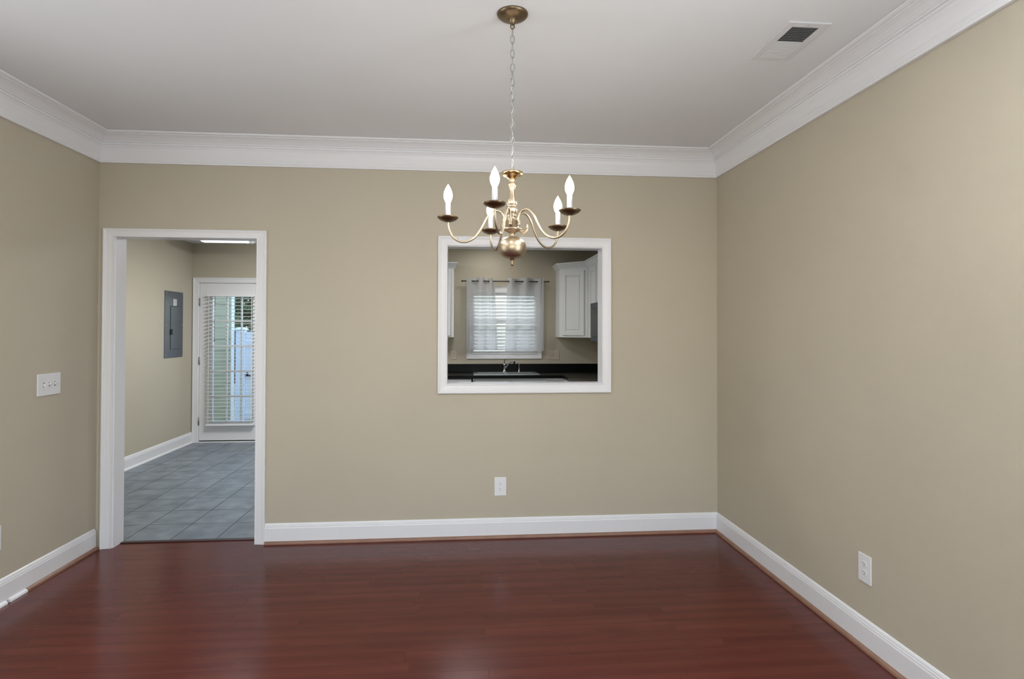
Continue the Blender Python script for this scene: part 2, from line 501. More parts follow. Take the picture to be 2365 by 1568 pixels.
struct('wall_kitchen_right', MB().box(KXR, KXR+.1, YW, KY, 0, KZC), WALL, 'tan kitchen wall behind the microwave', 'wall')

# ---- mouldings swept along walls. side: 'back' runs along x at y=0; 'left','right' run along y
def moulding(side, base, a0, a1, m0, m1, prof):
    """prof: (protrusion, height); end coordinate a + m*protrusion"""
    def P(a, p, z):
        if side == 'back': return (a, base-p, z)
        if side == 'left': return (base+p, a, z)
        if side == 'right': return (base-p, a, z)
    return MB().prism([P(a0+m0*p, p, z) for p, z in prof], [P(a1+m1*p, p, z) for p, z in prof])
CROWN = [(0,2.557),(.016,2.557),(.0175,2.562),(.016,2.569),(.0125,2.575),(.0125,2.598),(.016,2.63),(.022,2.655),(.031,2.672),
         (.036,2.674),(.036,2.680),(.031,2.683),(.033,2.688),(.040,2.690),(.041,2.697),(.046,2.700),
         (.054,2.708),(.066,2.718),(.080,2.726),(.091,2.729),(.092,2.733),(.102,2.733),(.110,2.737),(.112,2.742),(.112,ZC-.001),(0,ZC-.001)]
struct('trim_2', moulding('left', XL, YB, 0, 0, -1, CROWN), TRIM, 'white layered crown moulding above the left wall', 'crown moulding')
struct('trim_3', moulding('back', 0, XL, XR, 1, -1, CROWN), TRIM, 'white layered crown moulding above the far dining wall', 'crown moulding')
struct('trim_4', moulding('right', XR, YB, 0, 0, -1, CROWN), TRIM, 'white layered crown moulding above the right wall', 'crown moulding')
BASE = [(0,.012),(.014,.012),(.014,.104),(.0125,.108),(.0115,.112),(.0115,.117),(.009,.120),(.0085,.126),(.005,.133),(0,.1365)]
CLX = -2.385
SH = [(.014,0),(.030,0),(.0298,.006),(.027,.013),(.022,.0175),(.014,.019)]
o = struct('baseboard_left', moulding('left', XL, YB, -.017, 0, 0, BASE), TRIM, 'white baseboard along the left wall', 'baseboard')
tag(moulding('left', XL, -.640, -.018, 0, 0, SH).build('shoe_moulding', SHOE, o), 'brown stained quarter round')
tag(moulding('left', XL, -.765, -.643, 0, 0, SH).build('shoe_moulding', TRIM, o), 'white painted piece of quarter round')
tag(moulding('left', XL, YB, -.785, 0, 0, SH).build('shoe_moulding', TRIM, o), 'white painted piece of quarter round')
o = struct('baseboard_back', moulding('back', 0, -1.334, XR, 0, -1, BASE), TRIM, 'white baseboard under the pass-through wall', 'baseboard')
tag(moulding('back', 0, -1.330, XR, 0, -1, SH).build('shoe_moulding', SHOE, o), 'brown stained quarter round')
o = struct('baseboard_right', moulding('right', XR, YB, 0, 0, -1, BASE), TRIM, 'white baseboard along the right wall', 'baseboard')
tag(moulding('right', XR, YB, 0, 0, -1, SH).build('shoe_moulding', SHOE, o), 'brown stained quarter round')
o = struct('baseboard_kitchen_left', moulding('left', KXL, YW, KY, 0, 0, BASE), TRIM, 'white baseboard below the electrical panel wall', 'baseboard')
moulding('left', KXL, YW, KY, 0, 0, SH).build('shoe_moulding', TRIM, o)

# ---- casings: profile (w from outer edge inwards, protrusion)
def casing_prof(w): return [(0,0),(0,.017),(.004,.020),(.010,.020),(.015,.0165),(.020,.0165),(.024,.0145),(.034,.0135),(.048,.0115),(w-.010,.010),(w-.007,.012),(w-.002,.012),(w,.009),(w,0)]
def casing(x0, x1, z0, z1, yb, w, bottom=False, left=True, st=1.0):
    """frame on the plane y=yb facing -y, outer size given"""
    mb = MB(); pr = casing_prof(w)
    zb0 = z0
    if left: mb.prism([(x0+a, yb-t, zb0+(a if bottom else 0)) for a, t in pr], [(x0+a, yb-t, z1-a*st) for a, t in pr])
    mb.prism([(x1-a, yb-t, zb0+(a if bottom else 0)) for a, t in pr], [(x1-a, yb-t, z1-a*st) for a, t in pr])
    mb.prism([(x0+a, yb-t, z1-a*st) for a, t in pr], [(x1-a, yb-t, z1-a*st) for a, t in pr])
    if bottom: mb.prism([(x0+a, yb-t, z0+a) for a, t in pr], [(x1-a, yb-t, z0+a) for a, t in pr])
    return mb
# doorway between the rooms
mb = casing(-2.385, -1.332, 0, 2.120, 0, .068, st=.81)
o = struct('trim_5', mb, TRIM, 'white casing around the open doorway to the kitchen', 'door casing')
j = MB()
j.box(DOOR[0]-.012, DOOR[0], 0, YW, 0, DOOR[3]); j.box(DOOR[1], DOOR[1]+.012, 0, YW, 0, DOOR[3])
j.box(DOOR[0]-.012, DOOR[1]+.012, 0, YW, DOOR[3], DOOR[3]+.012)
j.build('jamb', TRIM, o)
mb = MB(); pr = casing_prof(.068)
mb.prism([(-2.385+a, YW+t, 0) for a, t in pr], [(-2.385+a, YW+t, 2.128-a*.80) for a, t in pr])
mb.prism([(-1.332-a, YW+t, 0) for a, t in pr], [(-1.332-a, YW+t, 2.128-a*.80) for a, t in pr])
mb.prism([(-2.385+a, YW+t, 2.128-a*.80) for a, t in pr], [(-1.332-a, YW+t, 2.128-a*.80) for a, t in pr])
mb.build('kitchen_side_casing', TRIM, o)
# pass-through
mb = casing(-.176, 1.050, 1.0066, 2.104, 0, .066, bottom=True)
o = struct('trim_6', mb, TRIM, 'white picture-frame casing around the kitchen pass-through', 'window casing')
j = MB()
j.box(PASS[0]-.012, PASS[0], 0, YW, PASS[2]-.012, PASS[3]+.012); j.box(PASS[1], PASS[1]+.012, 0, YW, PASS[2]-.012, PASS[3]+.012)
j.box(PASS[0]-.012, PASS[1]+.012, 0, YW, PASS[3], PASS[3]+.012); j.box(PASS[0]-.012, PASS[1]+.012, 0, YW, PASS[2]-.02, PASS[2])
j.build('jamb', TRIM, o)

# ------------------------------------------------------------------ chandelier
CX, CY = .194, -1.721
ch = thing('chandelier', 'antique brass five-arm candle chandelier hanging from the ceiling on a chain', 'chandelier', (CX, CY, ZC))
def Z(z): return z-ZC
tilt = Matrix.Translation((0, 0, Z(2.09))) @ Matrix.Rotation(R(-1.6), 4, 'X') @ Matrix.Translation((0, 0, -Z(2.09)))
MB().lathe([(.064,0),(.064,-.004),(.062,-.008),(.054,-.015),(.040,-.021),(.022,-.0255),(.0145,-.027),(.0145,-.034),(.011,-.038),(.009,-.044),(.0,-.045)], n=48).build('canopy', BRASS_D, ch)
MB().tube([(.0075*math.cos(a), 0, -.052+.011*math.sin(a)) for a in [2*PI*k/20 for k in range(20)]], .0025, 8, closed=True).build('canopy_loop', BRASS_D, ch)
# chain
z = -.060; k = 0
pitch = .0296
nlink = 20
span = abs(Z(2.100)) - .062
pitch = span/nlink
while k < nlink:
    zc = -.062 - pitch*(k+.5)
    pts = []
    hl, hw = pitch*.5+.0032, .0078
    for i in range(20):
        a = 2*PI*i/20
        sx = math.cos(a); sz = math.sin(a)
        px = hw*abs(sx)**.85*(1 if sx >= 0 else -1); pz = hl*sz
        ang = R(12+random.uniform(-14, 14)) + (PI/2*.92 if k % 2 else 0)
        pts.append((px*math.cos(ang) if False else px, 0, pz))
    rot = Matrix.Rotation((R(82) if k % 2 == 0 else R(12))+R(random.uniform(-16, 16)), 4, 'Z')
    MB().tube([(rot @ Vector(p))+Vector((0, 0, zc)) for p in pts], .00165, 6, closed=True).build('chain_link', CHAINM, ch)
    k += 1
cp = [(.0035*math.sin(t*2.3), .0035*math.cos(t*1.9), -.045-(abs(Z(2.096))-.045)*t/30) for t in range(31)]
MB().tube(smooth_path(cp, 2), .0019, 6).build('power_cord', CORD, ch)
# column (turned profile)
MB().lathe([(.003,Z(2.100)),(.044,Z(2.0945)),(.0455,Z(2.090)),(.044,Z(2.086)),(.032,Z(2.079)),(.026,Z(2.078)),(.023,Z(2.073)),(.018,Z(2.072)),(.016,Z(2.068))], n=40).xform(tilt).build('top_dish', BRASS_P, ch)
colp = [(.012,2.070),(.0145,2.065),(.0145,2.059),(.0105,2.053),(.0165,2.049),(.017,2.045),(.0165,2.041),(.0135,2.036),(.011,2.026),(.0105,2.018),(.012,2.006),(.0155,1.990),(.0188,1.975),(.0195,1.968),(.018,1.962),(.0138,1.957),
        (.0138,1.9535),(.018,1.950),(.0200,1.942),(.0200,1.934),(.017,1.927),(.0132,1.923),(.0132,1.919),(.0158,1.917),(.0158,1.914),(.012,1.911),(.012,1.905),(.0135,1.900),(.0185,1.896)]
MB().lathe([(r, Z(z)) for r, z in colp], n=36).xform(tilt).build('column', BRASS, ch)
MB().lathe([(.0175,Z(1.898)),(.0265,Z(1.896)),(.0265,Z(1.866)),(.033,Z(1.864)),(.034,Z(1.861)),(.028,Z(1.854)),(.018,Z(1.848)),(.0115,Z(1.845)),(.0095,Z(1.838)),(.0095,Z(1.832)),(.015,Z(1.830)),(.015,Z(1.827))], n=6 if False else 30).xform(tilt).build('hub', BRASS, ch)
ball = [(.014,1.829),(.022,1.8285)]
for i in range(1, 24):
    a = PI/2 - PI*i/24
    ex = .80
    r = .0575*abs(math.cos(a))**ex; zz = 1.7855+.0445*math.sin(a)*(1 if a > 0 else 1.04)
    if r > .010: ball.append((r, zz))
ball += [(.010,1.7385),(.0085,1.735)]
ball = [b for i, b in enumerate(ball) if i < 2 or b[1] < 1.8283]
MB().lathe([(r, Z(z)) for r, z in ball], n=48).xform(tilt).build('ball', BRASS, ch)
fin = MB().lathe([(.0085,Z(1.736)),(.0065,Z(1.730)),(.006,Z(1.722)),(.0065,Z(1.716)),(.004,Z(1.713)),(.0028,Z(1.710))], n=16)
fin.tube(smooth_path([(0,0,Z(1.714)),(-.0012,0,Z(1.707)),(-.0018,.002,Z(1.700)),(-.0015,.003,Z(1.693)),(.0004,.001,Z(1.689)),(.0008,0,Z(1.685)),(.0006,0,Z(1.679))],4), .0026, 8)
fin.xform(tilt).build('bottom_hook', BRASS_D, ch)
ARMP = [(.0300,1.878),(.0310,1.897),(.0350,1.914),(.0440,1.928),(.0580,1.9355),(.0740,1.934),(.0890,1.924),(.1040,1.903),(.1190,1.873),(.1370,1.843),(.1600,1.819),(.1900,1.8065),(.2170,1.810),(.2400,1.826),(.2540,1.850),(.2600,1.872),(.2605,1.892)]
for kk in range(5):
    a = R(35+72*kk)
    rot = Matrix.Translation((0,0,0)) @ Matrix.Rotation(a, 4, 'Z')
    tm = tilt @ rot
    mb = MB().tube(smooth_path([(r, 0, Z(z)) for r, z in ARMP], 5), .0044, 12)
    mb.lathe([(.0062,Z(1.874)),(.0072,Z(1.875)),(.0072,Z(1.879)),(.0062,Z(1.880)),(.0060,Z(1.896)),(.0046,Z(1.899))], (.030,0,0), 14)
    mb.box(.018, .030, -.004, .004, Z(1.888), Z(1.879))
    arm = mb.xform(tm).build('arm', BRASS, ch)
    MB().lathe([(.0045,Z(1.886)),(.012,Z(1.8875)),(.024,Z(1.8915)),(.036,Z(1.898)),(.0435,Z(1.906)),(.0432,Z(1.9072)),(.034,Z(1.9005)),(.022,Z(1.895)),(.012,Z(1.892)),(.0,Z(1.891))], (.2605,0,0), 36).xform(tm).build('drip_dish', BRASS_D, arm)
    MB().lathe([(.0118,Z(1.892)),(.0118,Z(1.900)),(.0105,Z(1.901)),(.0102,Z(1.9645)),(.009,Z(1.9650)),(.0,Z(1.9650))], (.2605,0,0), 24).xform(tm).build('candle_sleeve', CANDLE, arm)
    MB().lathe([(.0060,Z(1.9645)),(.0095,Z(1.9680)),(.0130,Z(1.9755)),(.0162,Z(1.9840)),(.0175,Z(1.9925)),(.0172,Z(2.0010)),(.0152,Z(2.0100)),(.0124,Z(2.0185)),(.0092,Z(2.0265)),(.0058,Z(2.0335)),(.0026,Z(2.0395)),(.0006,Z(2.0430))], (.2605,0,0), 24).xform(tm).build('bulb', BULB, arm)
# two small leaf brackets under the hub
for sgn, sc in ((1, 1.0), (-1, .55)):
    v = [(.026,-.002,1.862),(.030,.004,1.850),(.042,.002,1.842),(.051,-.003,1.836),(.054,.003,1.848),(.062,.0,1.852),(.066,-.002,1.872),(.062,.002,1.886),
         (.059,.001,1.868),(.052,-.004,1.858),(.045,.004,1.866),(.036,.0,1.868)]
    l0 = [(sgn*(.026+(x-.026)*sc), y-.001, Z(1.862+(z_-1.862)*sc)) for x, y, z_ in v]
    l1 = [(x, y+.003, z_) for x, y, z_ in l0]
    MB().prism(l0, l1).xform(tilt).build('leaf_ornament', BRASS, ch)

# ------------------------------------------------------------------ ceiling vent
vt = thing('ceiling_vent', 'white louvred air register set in the ceiling near the right wall', 'vent', (1.448, -1.600, ZC))
hx, hy = .094, .172
ox, oy = .060, .136
fr = MB()
for q in ((-hx,-ox,-hy,hy),(ox,hx,-hy,hy),(-ox,ox,-hy,-oy),(-ox,ox,oy,hy)):
    fr.box(q[0],q[1],q[2],q[3],-.006,0,.0015)
fr.box(-ox, ox, -.007, .004, -.006, -.001)
fr.build('frame', VENTF, vt)
MB().box(-ox, ox, -oy, oy, -.001, -.0002).build('damper', VENTD, vt)
dk = MB()
for i in range(9):
    y = -oy+.004+i*.0142
    dk.prism([(-ox,y,-.0056),(-ox,y+.0018,-.0056),(-ox,y+.0085,-.001),(-ox,y+.0067,-.001)],[(ox,y,-.0056),(ox,y+.0018,-.0056),(ox,y+.0085,-.001),(ox,y+.0067,-.001)])
tag(dk.build('open_louvres', VENTL, vt), 'open grey louvres')
lt = MB()
for i in range(9):
    y = .006+i*.0143
    lt.prism([(-ox,y,-.0040),(-ox,y+.0012,-.0056),(-ox,y+.0143,-.0049),(-ox,y+.0143,-.002)],[(ox,y,-.0040),(ox,y+.0012,-.0056),(ox,y+.0143,-.0049),(ox,y+.0143,-.002)])
tag(lt.build('closed_louvres', VENTF, vt), 'closed white louvres')
for y in (-.154, .154):
    MB().lathe([(.0035,-.0062),(.003,-.0074),(0,-.0076)], (0,y,0), 12).build('screw', SCREW, vt)

# ------------------------------------------------------------------ wall plates (local: x right, -y out of the wall, z up)
def plate(mb, w, h, t=.006):
    return mb.box(-w/2, w/2, -t, 0, -h/2, h/2, .0018)
def outlet(name, label, loc, rz, w=.083, h=.128, m=PLATE, group=None):
    t = thing(name, label, 'outlet', loc, rz, group)
    plate(MB(), w, h).build('face_plate', m, t)
    for s in (1, -1):
        mb = MB()
        pts = []
        for k in range(24):
            a = 2*PI*k/24
            pts.append((.0168*math.cos(a), max(-.0128, min(.0128, .0168*math.sin(a)))))
        mb.prism([(x, -.0055, z_+s*.0195) for x, z_ in pts], [(x, -.0078, z_+s*.0195) for x, z_ in pts])
        rc = mb.build('receptacle', m, t)
        sl = MB().box(-.0072, -.0052, -.0082, -.0070, s*.0195-.0005, s*.0195+.0078)
        sl.box(.0052, .0072, -.0082, -.0070, s*.0195+.0005, s*.0195+.0070)
        sl.lathe([(.0026,-.0082),(.0026,-.0070)], (0,0,s*.0195-.0068), 10, 'Y')
        sl.build('slot', SLOT, rc)
    MB().lathe([(.0022,-.0068),(.0022,-.0058)], (0,0,0), 10, 'Y').build('screw', m, t)
    return t
def switch(name, label, loc, rz, w, h, ups, m=PLATE, pitch=.046):
    t = thing(name, label, 'light switch', loc, rz)
    plate(MB(), w, h).build('face_plate', m, t)
    n = len(ups)
    for i, up in enumerate(ups):
        x = (i-(n-1)/2)*pitch
        MB().box(x-.0052, x+.0052, -.0066, -.0055, -.0125, .0125).build('switch_slot', SLOT if m is PLATE else m, t)
        s = 1 if up else -1
        tg = MB().prism([(x-.0042,-.0058,-.008),(x+.0042,-.0058,-.008),(x+.0042,-.0058,.008),(x-.0042,-.0058,.008)],
                        [(x-.0034,-.018,s*.009-.0035),(x+.0034,-.018,s*.009-.0035),(x+.0034,-.018,s*.009+.0035),(x-.0034,-.018,s*.009+.0035)])
        tg.build('toggle', m, t)
        for s2 in (1, -1):
            MB().lathe([(.0025,-.0068),(.0025,-.0056)], (x,0,s2*.030), 10, 'Y').build('screw', m if m is not PLATE else SCREW, t)
    return t
outlet('wall_outlet', 'white duplex outlet on the far wall below the pass-through', (.2625, 0, .3545), 0)
outlet('wall_outlet', 'white duplex outlet low on the right wall', (XR, -1.556, .363), -PI/2)
outlet('wall_outlet', 'white outlet at the left edge, low on the left wall', (XL, -.845, .357), PI/2)
outlet('wall_outlet', 'beige outlet on the kitchen wall left of the window above the counter', (-.121, KY, 1.116), 0, w=.080, h=.118, m=PLATE_B)
switch('light_switch', 'white triple toggle switch plate on the left wall', (XL, -.4585, 1.127), PI/2, .190, .126, (False, True, True))
switch('light_switch', 'beige triple switch plate on the kitchen wall right of the window', (1.211, KY, 1.112), 0, .168, .126, (False, True, False), m=PLATE_B)

# ------------------------------------------------------------------ electrical panel on the kitchen side wall
ep = thing('electrical_panel', 'grey metal breaker panel with a small white sticker on the kitchen side wall', 'electrical panel', (KXL, 3.21, 1.505), PI/2)
# local: x = +y world
pw, ph = .222, .395
MB().box(-pw, pw, -.006, 0, -ph, ph, .002).build('cover', PANELM, ep)
gap = MB().box(-.092, .148, -.0066, -.0055, -.298, .222)
gap.build('door_gap', PANEL_DK, ep)
pd = MB().box(-.084, .146, -.0095, -.0060, -.294, .217, .001).build('panel_door', PANELM, ep)
MB().box(-.100, -.084, -.011, -.0060, -.125, -.060).box(-.078, -.040, -.0112, -.009, -.122, -.056).build('latch', PANEL_DK, pd)
MB().box(-.056, -.046, -.0120, -.0110, -.100, -.075).build('latch_slider', PANELM, pd)
st = MB().box(-.024, .060, -.0070, -.0060, .225, .305).build('sticker', STICK, ep)
ink = MB()
for i in range(6):
    z_ = .295-i*.011; w_ = (.030, .034, .026, .032, .028, .020)[i]
    ink.box(.018-w_, .018+w_, -.0073, -.0070, z_-.0035, z_)
ink.build('faded_print', INK, st)
for (x, z_) in ((-.183,.370),(.198,.370),(-.186,-.005),(.204,-.005),(-.190,-.366),(.200,-.372)):
    MB().lathe([(.0055,-.0075),(.004,-.0085),(0,-.009)], (x,0,z_), 10, 'Y').build('screw', SCREW, ep)
for z_ in (.067, -.213):
    MB().lathe([(.003,-.011),(.003,-.009)], (.130,0,z_), 8, 'Y').build('rivet', SCREW, pd)

# ------------------------------------------------------------------ kitchen ceiling light by the door
kl = thing('ceiling_light', 'white fluorescent light box under the kitchen ceiling at the top of the doorway', 'ceiling light', (-2.71, 2.93, KZC))
MB().box(-.30, .27, -.085, .085, -.022, 0, .003).build('housing', TRIM, kl)
pr = [(-.078,-.022),(-.078,-.060),(-.066,-.084),(-.050,-.090),(.050,-.090),(.066,-.084),(.078,-.060),(.078,-.022)]
MB().prism([(-.292,y,z_) for y,z_ in pr], [(.235,y,z_) for y,z_ in pr]).build('lens', LENS, kl)
pr2 = [(y*1.05, z_*1.03 if z_ < -.03 else z_) for y, z_ in pr]
MB().prism([(-.300,y,z_) for y,z_ in pr2], [(-.290,y,z_) for y,z_ in pr2]).build('end_cap', TRIM, kl)
MB().lathe([(.030,-.080),(.029,-.092),(.020,-.101),(0,-.104)], (.252,0,0), 20).box(.235,.27,-.08,.08,-.085,-.02,.003).build('end_cap', TRIM, kl)
MB().lathe([(.005,-.088),(.005,-.102),(.003,-.105),(0,-.106)], (.205,0,0), 12).build('pull_knob', TRIM, kl)

# ------------------------------------------------------------------ outside door in the kitchen
DX0, DX1 = -3.363, -2.562
d1 = thing('door_1', 'white glazed kitchen door to the outside with blinds over its glass', 'door', ((DX0+DX1)/2, KY, 0), kind='structure')
L0 = d1.location
GX0, GX1, GZ0, GZ1 = -3.205, -2.700, .262, 1.868
sl = wall_holes(MB(), [DX0, GX0, GX1, DX1], [.022, GZ0, GZ1, 2.040], [(GX0, GX1, GZ0, GZ1)], KY+.005, KY+.047)
sl.build('door_slab', TRIM, d1, L0)
gf = MB()
for q in ((GX0-.045,GX0,GZ0-.055,GZ1+.022),(GX1,GX1+.035,GZ0-.055,GZ1+.022)):
    gf.box(q[0],q[1],KY-.006,KY+.010,q[2],q[3],.003)
gf.box(GX0, GX1, KY-.006, KY+.010, GZ1, GZ1+.022, .003); gf.box(GX0, GX1, KY-.006, KY+.010, GZ0-.055, GZ0, .003)
gf.build('glazing_frame', TRIM, d1, L0)
MB().box(GX0, GX1, KY+.022, KY+.026, GZ0, GZ1).build('glass_pane', GLASS, d1, L0)
mu = MB()
for x in (-3.032, -2.850): mu.box(x-.009, x+.009, KY+.012, KY+.036, GZ0, GZ1)
for z_ in (1.551, 1.229, .907, .584): mu.box(GX0, GX1, KY+.0125, KY+.0355, z_-.009, z_+.009)
mu.build('muntins', BLIND, d1, L0)
for z_ in (1.797, 1.044, .270):
    h = MB().box(DX0-.012, DX0+.004, KY-.002, KY+.012, z_-.047, z_+.047)
    h.cyl((DX0-.002, KY-.004, z_-.049), (DX0-.002, KY-.004, z_+.049), .0055, 10)
    h.build('hinge', BRONZEG, d1, L0)
MB().box(DX0, DX1, KY+.004, KY+.05, .011, .024).build('door_sweep', PANEL_DK, d1, L0)
MB().box(-2.620, -2.604, KY-.006, KY+.005, 1.86, 1.94, .002).build('door_sensor', STICK, d1, L0)
o = struct('trim_7', casing(-3.444, -2.48, 0, 2.112, KY, .066), TRIM, 'white casing around the glazed kitchen door', 'door casing')
j = MB(); j.box(-3.385,-3.366,KY,KY+.15,0,2.052); j.box(-2.556,-2.545,KY,KY+.15,0,2.052); j.box(-3.385,-2.545,KY,KY+.15,2.043,2.053)
j.build('jamb', TRIM, o)
MB().box(-3.366, -2.556, KY-.022, KY+.15, -.005, .011, .002).build('sill', TRIM, o)

# blinds on the door
def slat_profile(): return [(-.024,-.0015),(-.012,.0012),(0,.002),(.012,.0012),(.024,-.0015),(.024,-.004),(.012,-.0012),(0,-.0004),(-.012,-.0012),(-.024,-.004)]
db = thing('venetian_blind', 'open white venetian blind covering the glass of the kitchen door', 'blind', (-2.96, KY-.034, 1.885))
L0 = db.location
BX0, BX1 = -3.258, -2.672
MB().box(BX0, BX1, KY-.056, KY-.010, 1.868, 1.892, .003).build('headrail', BLIND, db, L0)
zz = 1.846; sl = MB()
while zz > .262:
    pr = slat_profile(); ct, sn = math.cos(R(-4)), math.sin(R(-4))
    a = [(y*ct-z_*sn, y*sn+z_*ct) for y, z_ in pr]
    sl.prism([(BX0, KY-.034+y, zz+z_) for y, z_ in a], [(BX1, KY-.034+y, zz+z_) for y, z_ in a])
    zz -= .0460
sl.build('slats', SLAT, db, L0)
MB().box(BX0, BX1, KY-.058, KY-.010, .216, .240, .004).build('bottom_rail', BLIND, db, L0)
lc = MB()
for x in (-3.228, -2.700):
    for yy in (KY-.0585, KY-.0095):
        lc.box(x-.0035, x+.0035, yy-.0005, yy+.0005, .24, 1.87)
for x in (-3.205,): lc.cyl((x, KY-.034, .24), (x, KY-.034, 1.87), .0012, 6)
lc.build('ladder_cords', BLIND, db, L0)
MB().cyl((-3.150, KY-.066, 1.872), (-3.153, KY-.070, 1.315), .0032, 8).build('tilt_wand', BRONZEG, db, L0)
MB().lathe([(.005,1.296),(.006,1.304),(.0045,1.318)], (-3.153, KY-.070, 0), 10).build('wand_tip', PANEL_DK, db, L0)

# ------------------------------------------------------------------ kitchen window
w1 = thing('window_1', 'kitchen window above the sink behind sheer curtains', 'window', (.555, KY, 1.13), kind='structure')
L0 = w1.location
casing(.051, 1.060, 1.062, 2.036, KY, .062, bottom=True).build('window_casing', TRIM, w1, L0)
fr = MB()
fr.box(WN[0]-.002, WN[0]+.030, KY+.03, KY+.09, WN[2], WN[3]); fr.box(WN[1]-.030, WN[1]+.002, KY+.03, KY+.09, WN[2], WN[3])
fr.box(WN[0]+.03, WN[1]-.03, KY+.03, KY+.09, WN[3]-.03, WN[3]); fr.box(WN[0]+.03, WN[1]-.03, KY+.03, KY+.09, WN[2], WN[2]+.035)
fr.box(WN[0]+.03, WN[1]-.03, KY+.04, KY+.08, 1.545, 1.58)
fr.build('window_frame', TRIM, w1, L0)
MB().box(WN[0]+.03, WN[1]-.03, KY+.058, KY+.062, WN[2]+.03, WN[3]-.03).build('glass_pane', GLASS, w1, L0)
MB().box(WN[0]-.004, WN[1]+.004, KY-.012, KY+.03, WN[2]-.012, WN[2]+.004, .002).build('sill', TRIM, w1, L0)
kb = thing('venetian_blind', 'half-closed white venetian blind in the kitchen window', 'blind', (.555, KY-.002, 1.97))
L0 = kb.location
KX0, KX1 = .128, .982
MB().box(KX0, KX1, KY-.018, KY+.024, 1.930, 1.974, .003).build('headrail', BLIND, kb, L0)
MB().box(KX0-.006, KX1+.006, KY-.030, KY-.022, 1.945, 1.995, .002).build('valance', BLIND, kb, L0)
sl = MB(); zz = 1.920
ct, sn = math.cos(R(44)), math.sin(R(44))
while zz > 1.21:
    a = [(y*ct-z_*sn, y*sn+z_*ct) for y, z_ in slat_profile()]
    sl.prism([(KX0, KY+.003+y, zz+z_) for y, z_ in a], [(KX1, KY+.003+y, zz+z_) for y, z_ in a])
    zz -= .0467
sl.build('slats', SLAT, kb, L0)
MB().box(KX0, KX1, KY-.020, KY+.024, 1.176, 1.198, .003).build('bottom_rail', BLIND, kb, L0)
lc = MB()
for x in (.20, .555, .91): lc.box(x-.001, x+.001, KY-.019, KY-.018, 1.19, 1.94)
lc.build('ladder_cords', BLIND, kb, L0)
for x in (KX0-.004, KX1+.004):
    MB().box(x-.006, x+.006, KY-.026, KY-.012, 1.178, 1.206, .002).build('hold_down_bracket', BLIND, kb, L0)

# curtain rod and curtains
RY, RZ = KY-.075, 2.094
cr = thing('curtain_rod', 'thin black curtain rod above the kitchen window', 'curtain rod', (.565, RY, RZ))
L0 = cr.location
MB().cyl((.0, RY, RZ), (1.130, RY, RZ), .0068, 12).build('rod', BLACKM, cr, L0)
for x, s in ((0, -1), (1.130, 1)):
    MB().lathe([(.0068,0),(.011,s*.006),(.0115,s*.014),(.008,s*.019),(0,s*.020)], (x,RY,RZ), 14, 'X').build('finial', BLACKM, cr, L0)
for x in (.06, 1.065):
    MB().box(x-.004, x+.004, RY, KY, RZ-.004, RZ+.004).box(x-.010, x+.010, KY-.004, KY, RZ-.025, RZ+.025).build('bracket', BLACKM, cr, L0)
def curtain(label, top, bot, z0, rings):
    """top, bot: lists of x knots; folds alternate front / back between crossings"""
    t = thing('sheer_curtain', label, 'curtain', ((top[0][0]+top[-1][0])/2, RY, RZ))
    nU, nV = 90, 40
    def interp(L_, u):
        for i in range(len(L_)-1):
            if u <= i+1 or i == len(L_)-2:
                f = u-i; return L_[i][0]+(L_[i+1][0]-L_[i][0])*f, L_[i][1]+(L_[i+1][1]-L_[i][1])*(.5-.5*math.cos(PI*max(0, min(1, f))))
    vs = []; fs = []
    n = len(top)-1
    for j in range(nV+1):
        v = j/nV
        for i in range(nU+1):
            u = n*i/nU
            xt, yt = interp(top, u); xb, yb = interp(bot, u)
            e = v**.55
            x = xt*(1-e)+xb*e; y = yt*(1-e)+yb*e
            zt = RZ+.044+.006*math.cos(u*2.1)
            z_ = zt*(1-v)+z0*v
            vs.append((x, RY+y*.030+.003*math.sin(6*u+3*v), z_))
    for j in range(nV):
        for i in range(nU):
            a = j*(nU+1)+i
            fs.append((a, a+1, a+nU+2, a+nU+1))
    mb = MB().add(vs, fs, True)
    o_ = mb.build('fabric', SHEER, t, t.location)
    # doubled header band and bottom hem
    hv = []; hf = []
    for j in range(5):
        for i in range(nU+1):
            p = vs[j*(nU+1)+i]; hv.append((p[0], p[1]+.0025, p[2]))
    for j in range(4):
        for i in range(nU):
            a = j*(nU+1)+i; hf.append((a, a+1, a+nU+2, a+nU+1))
    MB().add(hv, hf, True).build('header_band', SHEER, o_, t.location)
    for x in rings:
        pts = [(x+.003*math.cos(q), RY+.020*math.cos(q)*.35, RZ-.002+.020*math.sin(q)) for q in [2*PI*k/20 for k in range(20)]]
        MB().tube([(x+.008*math.cos(q), RY+.006*math.sin(2*q), RZ-.003+.0205*math.sin(q)) for q in [2*PI*k/20 for k in range(20)]], .0028, 6, closed=True).build('grommet', STEEL, t, t.location)
F, B = -1, 1
curtain('left panel of the sheer white kitchen curtain',
        [(.047,F),(.082,F),(.156,B),(.242,F),(.310,B),(.368,F),(.400,.2)],
        [(.050,F),(.095,-.2),(.165,.6),(.245,-.3),(.330,.5),(.400,-.4),(.462,.2)], 1.180, (.107,.205,.279,.342,.396))
curtain('right panel of the sheer white kitchen curtain',
        [(.596,.2),(.647,F),(.751,B),(.844,F),(.949,B),(1.035,F),(1.070,F)],
        [(.560,.2),(.640,-.3),(.740,.6),(.840,-.3),(.940,.5),(1.030,-.4),(1.078,-.5)], 1.168, (.604,.693,.809,.879,1.018))

